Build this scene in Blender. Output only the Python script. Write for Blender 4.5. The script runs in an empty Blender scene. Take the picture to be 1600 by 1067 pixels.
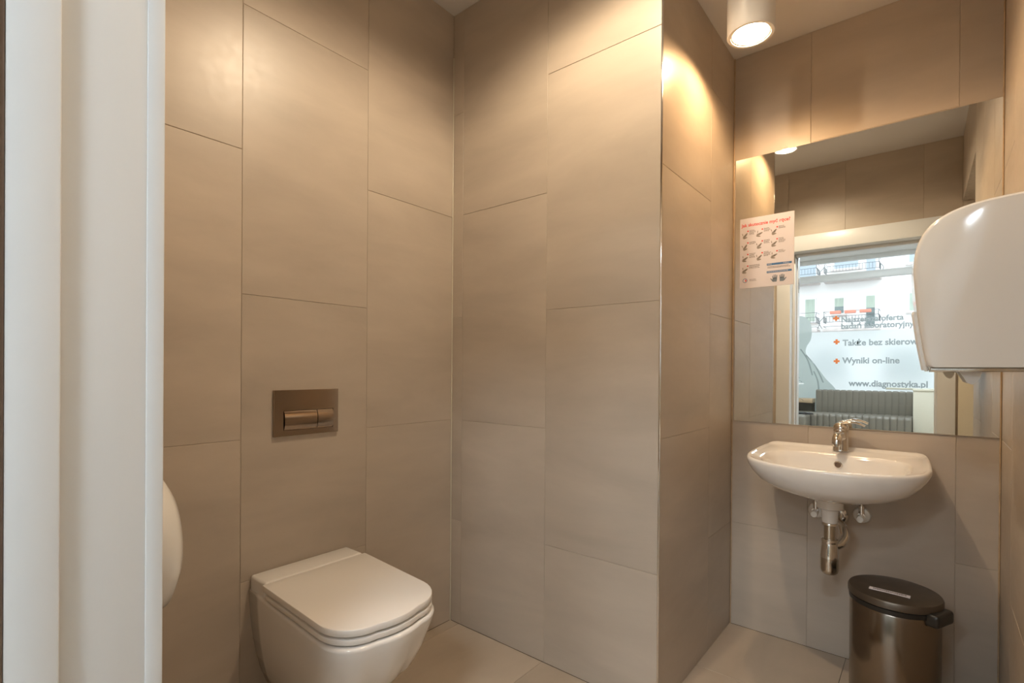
import bpy, bmesh, math, random
from mathutils import Vector, Matrix
random.seed(7)
S = bpy.context.scene
COL = S.collection
H = 1.11            # camera height above the floor; many heights below are given relative to it

# ------------------------------------------------------------------ camera, sky, exposure
cam_d = bpy.data.cameras.new('camera'); cam = bpy.data.objects.new('camera', cam_d); COL.objects.link(cam)
S.camera = cam
yaw, pit, rol = 0.6867, -0.003, 0.0071
F = Vector((-math.sin(yaw)*math.cos(pit), math.cos(yaw)*math.cos(pit), math.sin(pit)))
R0 = Vector((math.cos(yaw), math.sin(yaw), 0)); U0 = R0.cross(F)
R = R0*math.cos(rol)+U0*math.sin(rol); U = -R0*math.sin(rol)+U0*math.cos(rol)
m = Matrix((R, U, -F)).transposed().to_4x4(); m.translation = Vector((0, 0, H)); cam.matrix_world = m
cam_d.sensor_width = 36; cam_d.lens = 792.55/1600*36
cam_d.shift_y = (579.94-533.5)/1600; cam_d.clip_start = 0.02; cam_d.clip_end = 200

w = bpy.data.worlds.new('overcast_sky'); S.world = w; w.use_nodes = True
bg = w.node_tree.nodes['Background']; bg.inputs[0].default_value = (0.86, 0.93, 1.0, 1); bg.inputs[1].default_value = 1.75
S.view_settings.view_transform = 'Standard'; S.view_settings.look = 'None'
S.view_settings.exposure = 0.82; S.view_settings.gamma = 1; S.view_settings.use_curve_mapping = False
LAMP_W = 8.5; LAMP_COL = (1.0, 0.62, 0.30)
LAMP2_W = 25.5; LAMP2_COL = (1.0, 0.80, 0.57)
LOBBY_E = 38.0

# sky portal at the shop window: adds no light of its own, only guides the sky's light indoors
pl = bpy.data.lights.new('window_portal', 'AREA'); pl.shape = 'RECTANGLE'; pl.size = 5.6; pl.size_y = 2.6
pl.cycles.is_portal = True
po = bpy.data.objects.new('window_portal', pl); COL.objects.link(po); po.location = (-0.6, -5.4, 1.9); po.rotation_euler = (math.radians(90), 0, 0)

# ------------------------------------------------------------------ materials
def principled(name, col, rough=.5, metal=0, spec=.5, coat=0, **kw):
    mt = bpy.data.materials.new(name); mt.use_nodes = True
    b = mt.node_tree.nodes['Principled BSDF']
    b.inputs['Base Color'].default_value = (*col, 1); b.inputs['Roughness'].default_value = rough
    b.inputs['Metallic'].default_value = metal; b.inputs['Specular IOR Level'].default_value = spec
    b.inputs['Coat Weight'].default_value = coat; b.inputs['Coat Roughness'].default_value = .05
    for k, v in kw.items(): b.inputs[k].default_value = v
    return mt
def noisy(mt, scale=(8, 8, 8), amt=.06, bump=0.0, bscale=60, rough_amt=0.0, detail=4):
    nt = mt.node_tree; N = nt.nodes; L = nt.links; b = N['Principled BSDF']
    tc = N.new('ShaderNodeTexCoord'); mp = N.new('ShaderNodeMapping'); mp.inputs['Scale'].default_value = scale
    L.new(tc.outputs['Object'], mp.inputs['Vector'])
    ns = N.new('ShaderNodeTexNoise'); ns.inputs['Scale'].default_value = 1; ns.inputs['Detail'].default_value = detail
    L.new(mp.outputs[0], ns.inputs['Vector'])
    c = b.inputs['Base Color'].default_value[:3]
    rp = N.new('ShaderNodeValToRGB'); rp.color_ramp.elements[0].position = .3; rp.color_ramp.elements[1].position = .7
    rp.color_ramp.elements[0].color = (*[x*(1-amt) for x in c], 1); rp.color_ramp.elements[1].color = (*[min(1, x*(1+amt)) for x in c], 1)
    L.new(ns.outputs['Fac'], rp.inputs[0]); L.new(rp.outputs[0], b.inputs['Base Color'])
    if bump:
        n2 = N.new('ShaderNodeTexNoise'); n2.inputs['Scale'].default_value = bscale; n2.inputs['Detail'].default_value = 3
        L.new(tc.outputs['Object'], n2.inputs['Vector'])
        bp = N.new('ShaderNodeBump'); bp.inputs['Strength'].default_value = bump; bp.inputs['Distance'].default_value = .002
        L.new(n2.outputs['Fac'], bp.inputs['Height']); L.new(bp.outputs[0], b.inputs['Normal'])
    return mt
def tile_mat(name, col, rough, axis_scale):
    """satin stoneware: long soft horizontal drifts, a different patch of pattern on each tile"""
    mt = bpy.data.materials.new(name); mt.use_nodes = True
    nt = mt.node_tree; N = nt.nodes; L = nt.links; b = N['Principled BSDF']
    b.inputs['Roughness'].default_value = rough; b.inputs['Specular IOR Level'].default_value = .5
    tc = N.new('ShaderNodeTexCoord'); oi = N.new('ShaderNodeObjectInfo')
    ml = N.new('ShaderNodeMath'); ml.operation = 'MULTIPLY'; ml.inputs[1].default_value = 37.0; L.new(oi.outputs['Random'], ml.inputs[0])
    ad = N.new('ShaderNodeVectorMath'); ad.operation = 'ADD'; L.new(tc.outputs['Object'], ad.inputs[0]); L.new(ml.outputs[0], ad.inputs[1])
    mp = N.new('ShaderNodeMapping'); mp.inputs['Scale'].default_value = axis_scale; L.new(ad.outputs[0], mp.inputs['Vector'])
    n1 = N.new('ShaderNodeTexNoise'); n1.inputs['Scale'].default_value = 1; n1.inputs['Detail'].default_value = 5; n1.inputs['Roughness'].default_value = .55
    n1.inputs['Distortion'].default_value = .3
    L.new(mp.outputs[0], n1.inputs['Vector'])
    rp = N.new('ShaderNodeValToRGB'); e = rp.color_ramp.elements
    e[0].position = .28; e[1].position = .72
    e[0].color = (*[x*.86 for x in col], 1); e[1].color = (*[x*1.12 for x in col], 1)
    L.new(n1.outputs['Fac'], rp.inputs[0])
    hs = N.new('ShaderNodeHueSaturation'); L.new(rp.outputs[0], hs.inputs['Color'])
    mr = N.new('ShaderNodeMapRange'); mr.inputs['To Min'].default_value = .96; mr.inputs['To Max'].default_value = 1.04
    L.new(oi.outputs['Random'], mr.inputs[0]); L.new(mr.outputs[0], hs.inputs['Value'])
    L.new(hs.outputs[0], b.inputs['Base Color'])
    n2 = N.new('ShaderNodeTexNoise'); n2.inputs['Scale'].default_value = 45; n2.inputs['Detail'].default_value = 4; L.new(ad.outputs[0], n2.inputs['Vector'])
    mr2 = N.new('ShaderNodeMapRange'); mr2.inputs['To Min'].default_value = rough-.04; mr2.inputs['To Max'].default_value = rough+.08
    L.new(n2.outputs['Fac'], mr2.inputs[0]); L.new(mr2.outputs[0], b.inputs['Roughness'])
    bp = N.new('ShaderNodeBump'); bp.inputs['Strength'].default_value = .12; bp.inputs['Distance'].default_value = .002
    L.new(n2.outputs['Fac'], bp.inputs['Height']); L.new(bp.outputs[0], b.inputs['Normal'])
    return mt
TILE_C = (0.50, 0.425, 0.345)
M = {}
M['tile'] = tile_mat('beige_stoneware', TILE_C, .37, (1.6, 1.6, 5.5))
M['floor_tile'] = tile_mat('beige_floor_stoneware', (0.47, 0.385, 0.295), .38, (5.0, 1.8, 1.8))
M['grout'] = noisy(principled('grout', (0.44, 0.37, 0.29), .9), (50, 50, 50), .1)
M['floor_grout'] = noisy(principled('floor_grout', (0.10, 0.075, 0.05), .9), (50, 50, 50), .1)
M['backing'] = principled('wall_backing', (0.30, 0.24, 0.18), .9)
M['plaster'] = noisy(principled('white_plaster', (0.74, 0.71, 0.68), .85), (3, 3, 3), .015, .1, 120)
M['lobby_paint'] = noisy(principled('lobby_paint', (0.80, 0.79, 0.76), .8), (2, 2, 2), .015, .05, 120)
M['frame'] = noisy(principled('white_door_lacquer', (0.76, 0.78, 0.79), .32), (4, 4, 1), .012, .03, 90)
M['seal'] = principled('brown_seal', (0.16, 0.11, 0.08), .7)
M['ceramic'] = noisy(principled('white_ceramic', (0.84, 0.82, 0.79), .12, coat=.6), (3, 3, 3), .01)
M['plastic'] = noisy(principled('white_gloss_plastic', (0.78, 0.78, 0.77), .14, coat=.3), (3, 3, 3), .01)
M['seatplastic'] = noisy(principled('white_seat_plastic', (0.84, 0.81, 0.77), .33), (3, 3, 3), .01)
M['chrome'] = noisy(principled('chrome', (0.80, 0.79, 0.77), .08, 1), (20, 20, 20), .02)
M['valve'] = noisy(principled('light_satin_chrome', (0.86, 0.86, 0.84), .3, .35), (20, 20, 20), .02)
M['satin'] = noisy(principled('satin_chrome', (0.60, 0.56, 0.50), .2, 1), (2, 2, 40), .04)
M['plate'] = noisy(principled('polished_plate_metal', (0.44, 0.36, 0.29), .13, 1), (3, 3, 3), .03)
M['darkmetal'] = noisy(principled('dark_bronze_lid', (0.15, 0.125, 0.10), .38, .8), (30, 30, 3), .08)
M['black'] = noisy(principled('black_plastic', (0.02, 0.018, 0.016), .35), (10, 10, 10), .1)
M['mirror'] = principled('mirror_silver', (0.90, 0.92, 0.90), .0, 1)
M['mirror_edge'] = principled('mirror_edge', (0.25, 0.30, 0.27), .2)
M['paper'] = noisy(principled('laminated_paper', (0.72, 0.69, 0.74), .25), (4, 4, 4), .01)
M['red'] = principled('red_print', (0.72, 0.05, 0.04), .5)
M['blue'] = principled('blue_print', (0.05, 0.16, 0.36), .5)
M['ink'] = principled('grey_ink', (0.12, 0.10, 0.10), .6)
M['skin_print'] = principled('grey_drawing_print', (0.28, 0.25, 0.23), .6)
M['glove_print'] = principled('blue_grey_print', (0.16, 0.21, 0.27), .6)
M['orange'] = principled('orange_film', (0.85, 0.22, 0.05), .5)
M['greytext'] = principled('grey_film_lettering', (0.36, 0.40, 0.41), .5)
M['leather'] = noisy(principled('taupe_leatherette', (0.19, 0.17, 0.135), .42), (6, 6, 6), .06, .15, 200)
M['cream'] = noisy(principled('cream_laminate', (0.66, 0.62, 0.50), .45), (3, 3, 3), .02)
M['wood'] = noisy(principled('light_oak', (0.50, 0.36, 0.22), .5), (3, 30, 30), .15)
M['facade'] = noisy(principled('white_facade_render', (0.86, 0.86, 0.84), .9), (.4, .4, .4), .03)
M['winframe'] = principled('white_window_frame', (0.80, 0.80, 0.79), .4)
M['winglass'] = noisy(principled('dark_window_glass', (0.16, 0.22, 0.22), .12, coat=.5), (.8, .8, .8), .35)
M['blind'] = noisy(principled('roller_blind', (0.42, 0.50, 0.56), .7), (1, 1, 12), .06)
M['greenblind'] = noisy(principled('greenish_curtain', (0.42, 0.50, 0.42), .7), (12, 1, 1), .12)
M['rail'] = principled('iron_railing', (0.10, 0.12, 0.13), .5, .3)
M['brickpot'] = noisy(principled('terracotta_planter', (0.72, 0.26, 0.18), .8), (20, 20, 20), .1)
M['slab'] = noisy(principled('balcony_slab', (0.60, 0.55, 0.52), .9), (3, 3, 3), .1)
M['asphalt'] = noisy(principled('asphalt', (0.30, 0.30, 0.30), .9), (8, 8, 8), .15)
M['carpaint'] = principled('dark_blue_car_paint', (0.04, 0.07, 0.12), .3, coat=.6)
M['rubber'] = principled('tyre_rubber', (0.02, 0.02, 0.02), .8)

def brushed(name, col, rough):
    mt = principled(name, col, rough, 1); nt = mt.node_tree; N = nt.nodes; L = nt.links; b = N['Principled BSDF']
    b.inputs['Anisotropic'].default_value = .6
    tc = N.new('ShaderNodeTexCoord'); mp = N.new('ShaderNodeMapping'); mp.inputs['Scale'].default_value = (.5, .5, 400); L.new(tc.outputs['Object'], mp.inputs[0])
    ns = N.new('ShaderNodeTexNoise'); ns.inputs['Scale'].default_value = 1; L.new(mp.outputs[0], ns.inputs['Vector'])
    mr = N.new('ShaderNodeMapRange'); mr.inputs['To Min'].default_value = rough-.02; mr.inputs['To Max'].default_value = rough+.02
    L.new(ns.outputs['Fac'], mr.inputs[0]); L.new(mr.outputs[0], b.inputs['Roughness'])
    return mt
M['brushed'] = brushed('brushed_steel', (0.27, 0.23, 0.19), .19)

def glass_mat(name, rough=0.0, tint=(1, 1, 1), gloss=.06):
    mt = bpy.data.materials.new(name); mt.use_nodes = True; nt = mt.node_tree; N = nt.nodes; L = nt.links; N.clear()
    out = N.new('ShaderNodeOutputMaterial'); mix = N.new('ShaderNodeMixShader'); mix.inputs[0].default_value = gloss
    t = N.new('ShaderNodeBsdfTransparent'); t.inputs[0].default_value = (*tint, 1)
    g = N.new('ShaderNodeBsdfGlossy'); g.inputs['Roughness'].default_value = .02
    L.new(t.outputs[0], mix.inputs[1]); L.new(g.outputs[0], mix.inputs[2]); L.new(mix.outputs[0], out.inputs[0])
    return mt
M['glass'] = glass_mat('clear_glass')
def frost_mat():
    mt = bpy.data.materials.new('frosted_film'); mt.use_nodes = True; nt = mt.node_tree; N = nt.nodes; L = nt.links; N.clear()
    out = N.new('ShaderNodeOutputMaterial')
    rf = N.new('ShaderNodeBsdfRefraction'); rf.inputs['Color'].default_value = (.97, .985, .985, 1); rf.inputs['Roughness'].default_value = .32; rf.inputs['IOR'].default_value = 1.12
    tl = N.new('ShaderNodeBsdfTranslucent'); tl.inputs['Color'].default_value = (.90, .93, .93, 1)
    df = N.new('ShaderNodeBsdfDiffuse'); df.inputs['Color'].default_value = (.85, .88, .88, 1)
    ns = N.new('ShaderNodeTexNoise'); ns.inputs['Scale'].default_value = 3.0
    mr = N.new('ShaderNodeMapRange'); mr.inputs['To Min'].default_value = .30; mr.inputs['To Max'].default_value = .40; L.new(ns.outputs['Fac'], mr.inputs[0])
    m1 = N.new('ShaderNodeMixShader'); m1.inputs[0].default_value = .35; L.new(mr.outputs[0], m1.inputs[0]); L.new(rf.outputs[0], m1.inputs[1]); L.new(tl.outputs[0], m1.inputs[2])
    m2 = N.new('ShaderNodeMixShader'); m2.inputs[0].default_value = .15; L.new(m1.outputs[0], m2.inputs[1]); L.new(df.outputs[0], m2.inputs[2])
    L.new(m2.outputs[0], out.inputs[0]); return mt
M['frost'] = frost_mat()
def film_mat(name, col, a):
    mt = bpy.data.materials.new(name); mt.use_nodes = True; nt = mt.node_tree; N = nt.nodes; L = nt.links; N.clear()
    out = N.new('ShaderNodeOutputMaterial'); t = N.new('ShaderNodeBsdfTranslucent'); t.inputs[0].default_value = (*col, 1)
    d = N.new('ShaderNodeBsdfDiffuse'); d.inputs[0].default_value = (*col, 1)
    tr = N.new('ShaderNodeBsdfTransparent'); m1 = N.new('ShaderNodeMixShader'); m1.inputs[0].default_value = .5
    L.new(t.outputs[0], m1.inputs[1]); L.new(d.outputs[0], m1.inputs[2])
    m2 = N.new('ShaderNodeMixShader'); m2.inputs[0].default_value = a; L.new(tr.outputs[0], m2.inputs[1]); L.new(m1.outputs[0], m2.inputs[2])
    L.new(m2.outputs[0], out.inputs[0]); return mt
M['figfilm'] = film_mat('printed_figure_film', (.66, .71, .69), .8)
M['figfold'] = film_mat('printed_fold_film', (.56, .62, .61), .45)
def emis(name, col, s):
    mt = bpy.data.materials.new(name); mt.use_nodes = True; b = mt.node_tree.nodes['Principled BSDF']
    b.inputs['Base Color'].default_value = (*col, 1); b.inputs['Emission Color'].default_value = (*col, 1); b.inputs['Emission Strength'].default_value = s
    return mt
M['bulb'] = emis('lit_bulb', (1.0, .80, .55), 28)
M['bulb2'] = emis('lit_bulb_main', (1.0, .84, .64), 28)
M['ledpanel'] = emis('led_panel', (0.80, .91, 1.0), LOBBY_E)
M['reflector'] = noisy(principled('faceted_reflector', (0.92, 0.86, 0.75), .25, 1), (60, 60, 60), .1, .6, 120)
M['lampbody'] = noisy(principled('white_lamp_body', (0.80, 0.79, 0.77), .4), (3, 3, 3), .01)

# ------------------------------------------------------------------ helpers
def link(name, me, mat=None, parent=None, label=None):
    o = bpy.data.objects.new(name, me); COL.objects.link(o)
    if mat is not None and me is not None and len(me.materials) == 0: me.materials.append(mat)
    if parent is not None: o.parent = parent
    if label: o['label'] = label
    return o
def from_bm(name, bm, mat, parent=None, smooth=False, label=None, at=None):
    """mesh from bmesh in world coordinates; origin moved to its own centre so that patterns stay with it"""
    bmesh.ops.recalc_face_normals(bm, faces=bm.faces)
    me = bpy.data.meshes.new(name)
    if at is not None: bmesh.ops.translate(bm, verts=bm.verts, vec=-Vector(at))
    bm.to_mesh(me); bm.free()
    if smooth:
        for p in me.polygons: p.use_smooth = True
        if smooth != 'all': me.set_sharp_from_angle(angle=math.radians(38))
    o = link(name, me, mat, parent, label)
    if at is not None: o.location = at
    return o
def bm_box(bm, a, b, bev=0, seg=2):
    t = bmesh.new()
    bmesh.ops.create_cube(t, size=1)
    c = [(a[i]+b[i])/2 for i in range(3)]; s = [abs(b[i]-a[i]) for i in range(3)]
    for v in t.verts: v.co = Vector((c[i]+v.co[i]*s[i] for i in range(3)))
    if bev: bmesh.ops.bevel(t, geom=list(t.edges), offset=bev, segments=seg, profile=.5, affect='EDGES')
    merge(bm, t)
def merge(bm, t):
    mp = {}
    for v in t.verts: mp[v] = bm.verts.new(v.co)
    for f in t.faces:
        try: bm.faces.new([mp[v] for v in f.verts])
        except ValueError: pass
    t.free()
def box(name, a, b, mat, parent=None, bev=0, seg=2, label=None, smooth=None):
    bm = bmesh.new(); bm_box(bm, a, b, bev, seg)
    return from_bm(name, bm, mat, parent, smooth=(bev > 0 if smooth is None else smooth), label=label, at=(0, 0, 0))
def loft(bm, rings, cap0=True, cap1=True, close=True):
    vs = [[bm.verts.new(p) for p in r] for r in rings]
    n = len(rings[0])
    for i in range(len(vs)-1):
        for j in range(n if close else n-1):
            a, b, c, d = vs[i][j], vs[i][(j+1) % n], vs[i+1][(j+1) % n], vs[i+1][j]
            try: bm.faces.new([a, b, c, d])
            except ValueError: pass
    if cap0: bm.faces.new(vs[0])
    if cap1: bm.faces.new(vs[-1])
    return vs
def lathe(bm, prof, origin=(0, 0, 0), axis='Z', n=40, cap=True):
    o = Vector(origin); rings = []
    for r, h in prof:
        ring = []
        for k in range(n):
            t = 2*math.pi*k/n; a, b = r*math.cos(t), r*math.sin(t)
            p = {'Z': (a, b, h), 'Y': (a, h, b), 'X': (h, a, b)}[axis]
            ring.append(o+Vector(p))
        rings.append(ring)
    loft(bm, rings, cap, cap)
def tube(bm, pts, r, n=14, cap=True):
    pts = [Vector(p) for p in pts]; rings = []
    up = Vector((0, 0, 1))
    prev = None
    for i, p in enumerate(pts):
        d = (pts[min(i+1, len(pts)-1)]-pts[max(i-1, 0)]).normalized()
        if prev is None:
            ref = up if abs(d.dot(up)) < .9 else Vector((1, 0, 0))
            x = d.cross(ref).normalized()
        else:
            x = (prev - d*prev.dot(d)).normalized()
        prev = x; y = d.cross(x)
        rr = r[i] if isinstance(r, (list, tuple)) else r
        rx, ry = rr if isinstance(rr, tuple) else (rr, rr)
        rings.append([p+x*math.cos(2*math.pi*k/n)*rx+y*math.sin(2*math.pi*k/n)*ry for k in range(n)])
    loft(bm, rings, cap, cap)
def spline(ctrl, n=8):
    c = [Vector(p) for p in ctrl]; out = []
    for i in range(len(c)-1):
        p0 = c[max(i-1, 0)]; p1 = c[i]; p2 = c[i+1]; p3 = c[min(i+2, len(c)-1)]
        for k in range(n):
            t = k/n
            out.append(.5*((2*p1)+(-p0+p2)*t+(2*p0-5*p1+4*p2-p3)*t*t+(-p0+3*p1-3*p2+p3)*t**3))
    out.append(c[-1]); return out
def empty(name, loc, label=None, cat=None, group=None):
    o = bpy.data.objects.new(name, None); COL.objects.link(o); o.location = loc; o.empty_display_size = .1
    tag(o, label, cat, group); return o
def tag(o, label=None, cat=None, group=None, kind=None):
    if label: o['label'] = label
    if cat: o['category'] = cat
    if group: o['group'] = group
    if kind: o['kind'] = kind
    return o
def under(o, root):
    """parent while keeping the world place"""
    o.parent = root; o.matrix_parent_inverse = Matrix.Translation(root.location).inverted(); return o
def struct(o): o['kind'] = 'structure'; return o
def text(name, s, size, loc, rot, mat, parent=None, offset=0.0, align='LEFT', ext=.0002, label=None, sx=1.0):
    cu = bpy.data.curves.new(name, 'FONT'); cu.body = s; cu.size = size; cu.align_x = align; cu.extrude = ext; cu.offset = offset
    cu.resolution_u = 3
    t = bpy.data.objects.new(name+'_tmp', cu); COL.objects.link(t)
    dg = bpy.context.evaluated_depsgraph_get(); me = bpy.data.meshes.new_from_object(t.evaluated_get(dg))
    bpy.data.objects.remove(t); bpy.data.curves.remove(cu)
    o = link(name, me, None, None, label); me.materials.clear(); me.materials.append(mat)
    o.location = loc; o.rotation_euler = rot; o.scale = (sx, 1, 1)
    if parent is not None: under(o, parent)
    return o

# ------------------------------------------------------------------ room shell
XA, YB, XC, YD = -1.63, 1.568, -0.668, 2.344
XE0, XE1 = 0.170, 0.192      # right wall at the doorway end / at the mirror end
YW = 0.222                   # inner face of the wall with the doorway
CE1, CE2 = 1.560+H, 1.370+H  # main ceiling, niche ceiling
TT, J = 0.009, 0.0006        # tile thickness, half joint
GD = .0018                   # grout lies this far behind the tile faces
def z(v): return v+H

tile_cache = {}
def tile(parent, plane, c, u0, u1, w0, w1, mat='tile'):
    """one tile; plane 'x+' faces +x at x=c, u runs along y; 'y-' faces -y at y=c, u runs along x; 'z' floor"""
    u0 += J; u1 -= J; w0 += J; w1 -= J
    if u1-u0 < .012 or w1-w0 < .012: return
    key = (plane[0], round(u1-u0, 4), round(w1-w0, 4))
    if key not in tile_cache:
        bm = bmesh.new(); a, b = (u1-u0)/2, (w1-w0)/2; h = TT/2
        ext = {'x': (h, a, b), 'y': (a, h, b), 'z': (a, b, h)}[plane[0]]
        bm_box(bm, [-e for e in ext], ext, .0009, 1)
        bmesh.ops.recalc_face_normals(bm, faces=bm.faces)
        me = bpy.data.meshes.new('tile'); bm.to_mesh(me); bm.free(); me.materials.append(M[mat])
        tile_cache[key] = me
    uc, wc = (u0+u1)/2, (w0+w1)/2; s = -1 if plane[-1] == '+' else 1
    lip = random.uniform(-.00015, .0003)
    k = c + s*(TT/2) + s*(-lip)
    loc = {'x': (k, uc, wc), 'y': (uc, k, wc), 'z': (uc, wc, c-TT/2+lip*.5)}[plane[0]]
    o = bpy.data.objects.new('tile', tile_cache[key]); COL.objects.link(o); o.location = loc; o.parent = parent
    return o
def column(parent, plane, c, u0, u1, joints, lo, hi, holes=None):
    zs = [lo]+[q for q in sorted(joints) if lo+.01 < q < hi-.01]+[hi]
    for a, b in zip(zs, zs[1:]): tile(parent, plane, c, u0, u1, a, b)
JA = [z(-.662), z(.227), z(1.117)]          # joints of one column
JB = [z(-.222), z(.670), z(1.555)]          # joints of the column beside it

wl = struct(box('wall_left', (XA-.10, -0.05, 0), (XA-GD, YB+.10, CE1), M['grout']))
for u0, u1, jj in ((YW, .228, JA), (.228, .677, JB), (.677, 1.127, JA), (1.127, YB, JB)): column(wl, 'x+', XA, u0, u1, jj, 0, CE1)
wf = struct(box('wall_far', (XA-.10, YB+GD, 0), (XC-.02, YB+.12, CE1), M['grout']))
for u0, u1, jj in ((XA, -1.567, JA), (-1.567, -1.120, JB), (-1.120, XC-.003, JA)): column(wf, 'y-', YB, u0, u1, jj, 0, CE1)
wi = struct(box('wall_niche_side', (XC-.10, YB+.125, 0), (XC-GD, YD+.10, CE2), M['grout']))
box('backing', (XC-.0195, YB+GD, 0), (XC-GD, YB+.1245, CE2), M['grout'], wi)
for u0, u1, jj in ((YB+.003, 2.047, JB), (2.047, YD, JA)): column(wi, 'x+', XC, u0, u1, jj, 0, CE2)
wm = struct(box('wall_mirror', (XC-TT, YD+GD, 0), (XE1+.12, YD+.12, CE2), M['grout']))
JM = [z(-.662), z(.227)]
for u0, u1, jj in ((XC, -.372, JM), (-.372, .078, [z(-.222), z(.925)]), (.078, XE1, JM)): column(wm, 'y-', YD, u0, u1, jj, 0, CE2)
# right wall: runs slightly out of square; recess beside the doorway under a lintel
we = struct(bpy.data.objects.new('wall_right', None)); COL.objects.link(we)
YR, ZR = 1.20, z(1.13)
we_dir = math.atan2(XE1-XE0, YD-YW)
we.location = (XE1, YD, 0); we.rotation_euler = (0, 0, -we_dir)
def wr_box(name, a, b, mat): return box(name, a, b, mat, we)
wr_box('backing', (GD, -(YD-YR), 0), (.16, 0, CE2), M['grout'])
wr_box('lintel', (GD, -(YD-YW), ZR), (.16, -(YD-YR), CE1), M['grout'])
wr_box('upper_backing', (GD, -(YD-YR), CE2), (.16, -(YD-YB), CE1), M['grout'])
for u0, u1, jj in ((-.30, 0, JB), (-.75, -.30, JA), (-(YD-YR), -.75, JB)): column(we, 'x-', 0, u0, u1, jj, 0, CE2 if u0 > -(YD-YB) else CE1)
for u0, u1 in ((-1.60, -(YD-YR)), (-2.05, -1.60), (-(YD-YW), -2.05)): tile(we, 'x-', 0, u0, u1, ZR, CE1)
wr_box('recess_jamb', (0.0, -(YD-YR)-.008, 0), (.16, -(YD-YR)-.0005, ZR), M['tile'])
struct(box('wall_recess', (.335, YW, 0), (.345, YR+.1, CE1), M['plaster']))
# doorway wall
DX0, DX1, DZ = -.836, .048, z(.930)
wd = struct(box('wall_door', (XA-.1, YW-.20, 0), (DX0-.02, YW-GD, CE1), M['grout']))
box('lintel', (DX0-.02, YW-.20, DZ+.02), (DX1+.02, YW-GD, CE1), M['grout'], wd)
box('right_pier', (DX1+.02, YW-.20, 0), (.34, YW-GD, CE1), M['grout'], wd)
for u0, u1, jj in ((XA, -1.38, JA), (-1.38, DX0-.02, JB)): column(wd, 'y+', YW, u0, u1, jj, 0, CE1)
for u0, u1 in ((DX0-.02, -.48), (-.48, -.03), (-.03, XE0)): tile(wd, 'y+', YW, u0, u1, DZ+.02, CE1)
tile(wd, 'y+', YW, XE0+.002, .334, 0, CE1); tile(wd, 'y+', YW, DX1+.02, XE0, 0, DZ+.02)
# floor
fl = struct(box('floor', (XA-.1, -.02, -.12), (.345, YD+.12, -.004), M['floor_grout']))
xs = [XA, -1.577, -1.128, -.679, -.238, XE1+.02]
for i, (x0, x1) in enumerate(zip(xs, xs[1:])):
    yj = [[.9], [.60], [1.0, .11], [1.925, 1.035, .145], [1.48, .59]][i]
    yj = sorted(set(q for q in yj if 0.0 < q < YD))
    top = YB if x1 <= XC-.005 else YD
    yy = [-.02]+[q for q in yj if q < top-.02]+[top]
    for a, b in zip(yy, yy[1:]): tile(fl, 'z', 0, x0, x1, a, b, 'floor_tile')
# ceilings
ce = struct(box('ceiling', (XA-.1, YW-.2, CE1), (.345, YB+.12, CE1+.1), M['plaster']))
struct(box('ceiling_niche', (XC-.12, YB+.0, CE2), (.345, YD+.12, CE1+.09), M['plaster']))
# metal corner profile and joints in the corners
tr = struct(box('trim_1', (XC-.0035, YB-.0015, 0), (XC+.0015, YB+.0035, CE2), M['chrome'], bev=.0008))
for i, (x, y) in enumerate(((XA+.003, YB-.003), (XC+.003, YD-.003), (XE1-.003, YD-.003))):
    bm = bmesh.new(); lathe(bm, [(.0024, 0), (.0024, CE2)], (x, y, 0), n=10)
    struct(from_bm('trim_%d' % (i+2), bm, M['cream' if i == 0 else 'wood'], smooth=True))  # niche beads take the oak colour to paint in the orange corner reflection

# door frame
df = struct(empty('door_1', (DX0, YW, 0)))
def dpart(name, a, b, mat='frame', bev=.002, label=None): return under(box(name, a, b, M[mat], None, bev, label=label), df)
yf = .243
dpart('casing', (DX0-.094, YW, 0), (DX0, yf, DZ+.118))
dpart('casing', (DX1, YW, 0), (DX1+.094, yf, DZ+.118))
dpart('head_casing', (DX0-.0005, YW+.0003, DZ), (DX1+.0005, yf-.0003, DZ+.118))
dpart('lining', (DX0-.022, -.02, 0), (DX0-.0015, YW+.0005, DZ+.02), bev=.0015)
dpart('lining', (DX1+.0015, -.02, 0), (DX1+.022, YW+.0005, DZ+.02), bev=.0015)
dpart('head_lining', (DX0-.0015, -.02, DZ+.0015), (DX1+.0015, YW+.0005, DZ+.02), bev=.0015)
dpart('door_stop', (DX0-.0014, .080, 0), (DX0+.016, .130, DZ), bev=.003)
dpart('door_stop', (DX1-.014, .080, 0), (DX1+.0014, .132, DZ), bev=.004)
dpart('head_stop', (DX0+.02, .0805, DZ-.020), (DX1-.014, .1315, DZ+.0014), bev=.004)
dpart('door_seal', (DX0-.001, .072, 0), (DX0+.016, .0800, DZ-.001), 'seal', 0, label='brown rubber seal along the stop')
dpart('rebate', (DX0-.001, -.02, 0), (DX0+.021, .0718, DZ-.001), bev=.001)
hp = dpart('hinge', (DX0+.0205, .006, z(.64)), (DX0+.0235, .036, z(.755)), 'satin', .001, label='recessed steel hinge plate')
under(box('hinge_pocket', (DX0+.0236, .012, z(.668)), (DX0+.0242, .030, z(.725)), M['black'], None), df)
dpart('side_panel', (.155, YW+.0003, 0), (.30, yf, z(-.02)), 'cream', .002)

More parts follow.
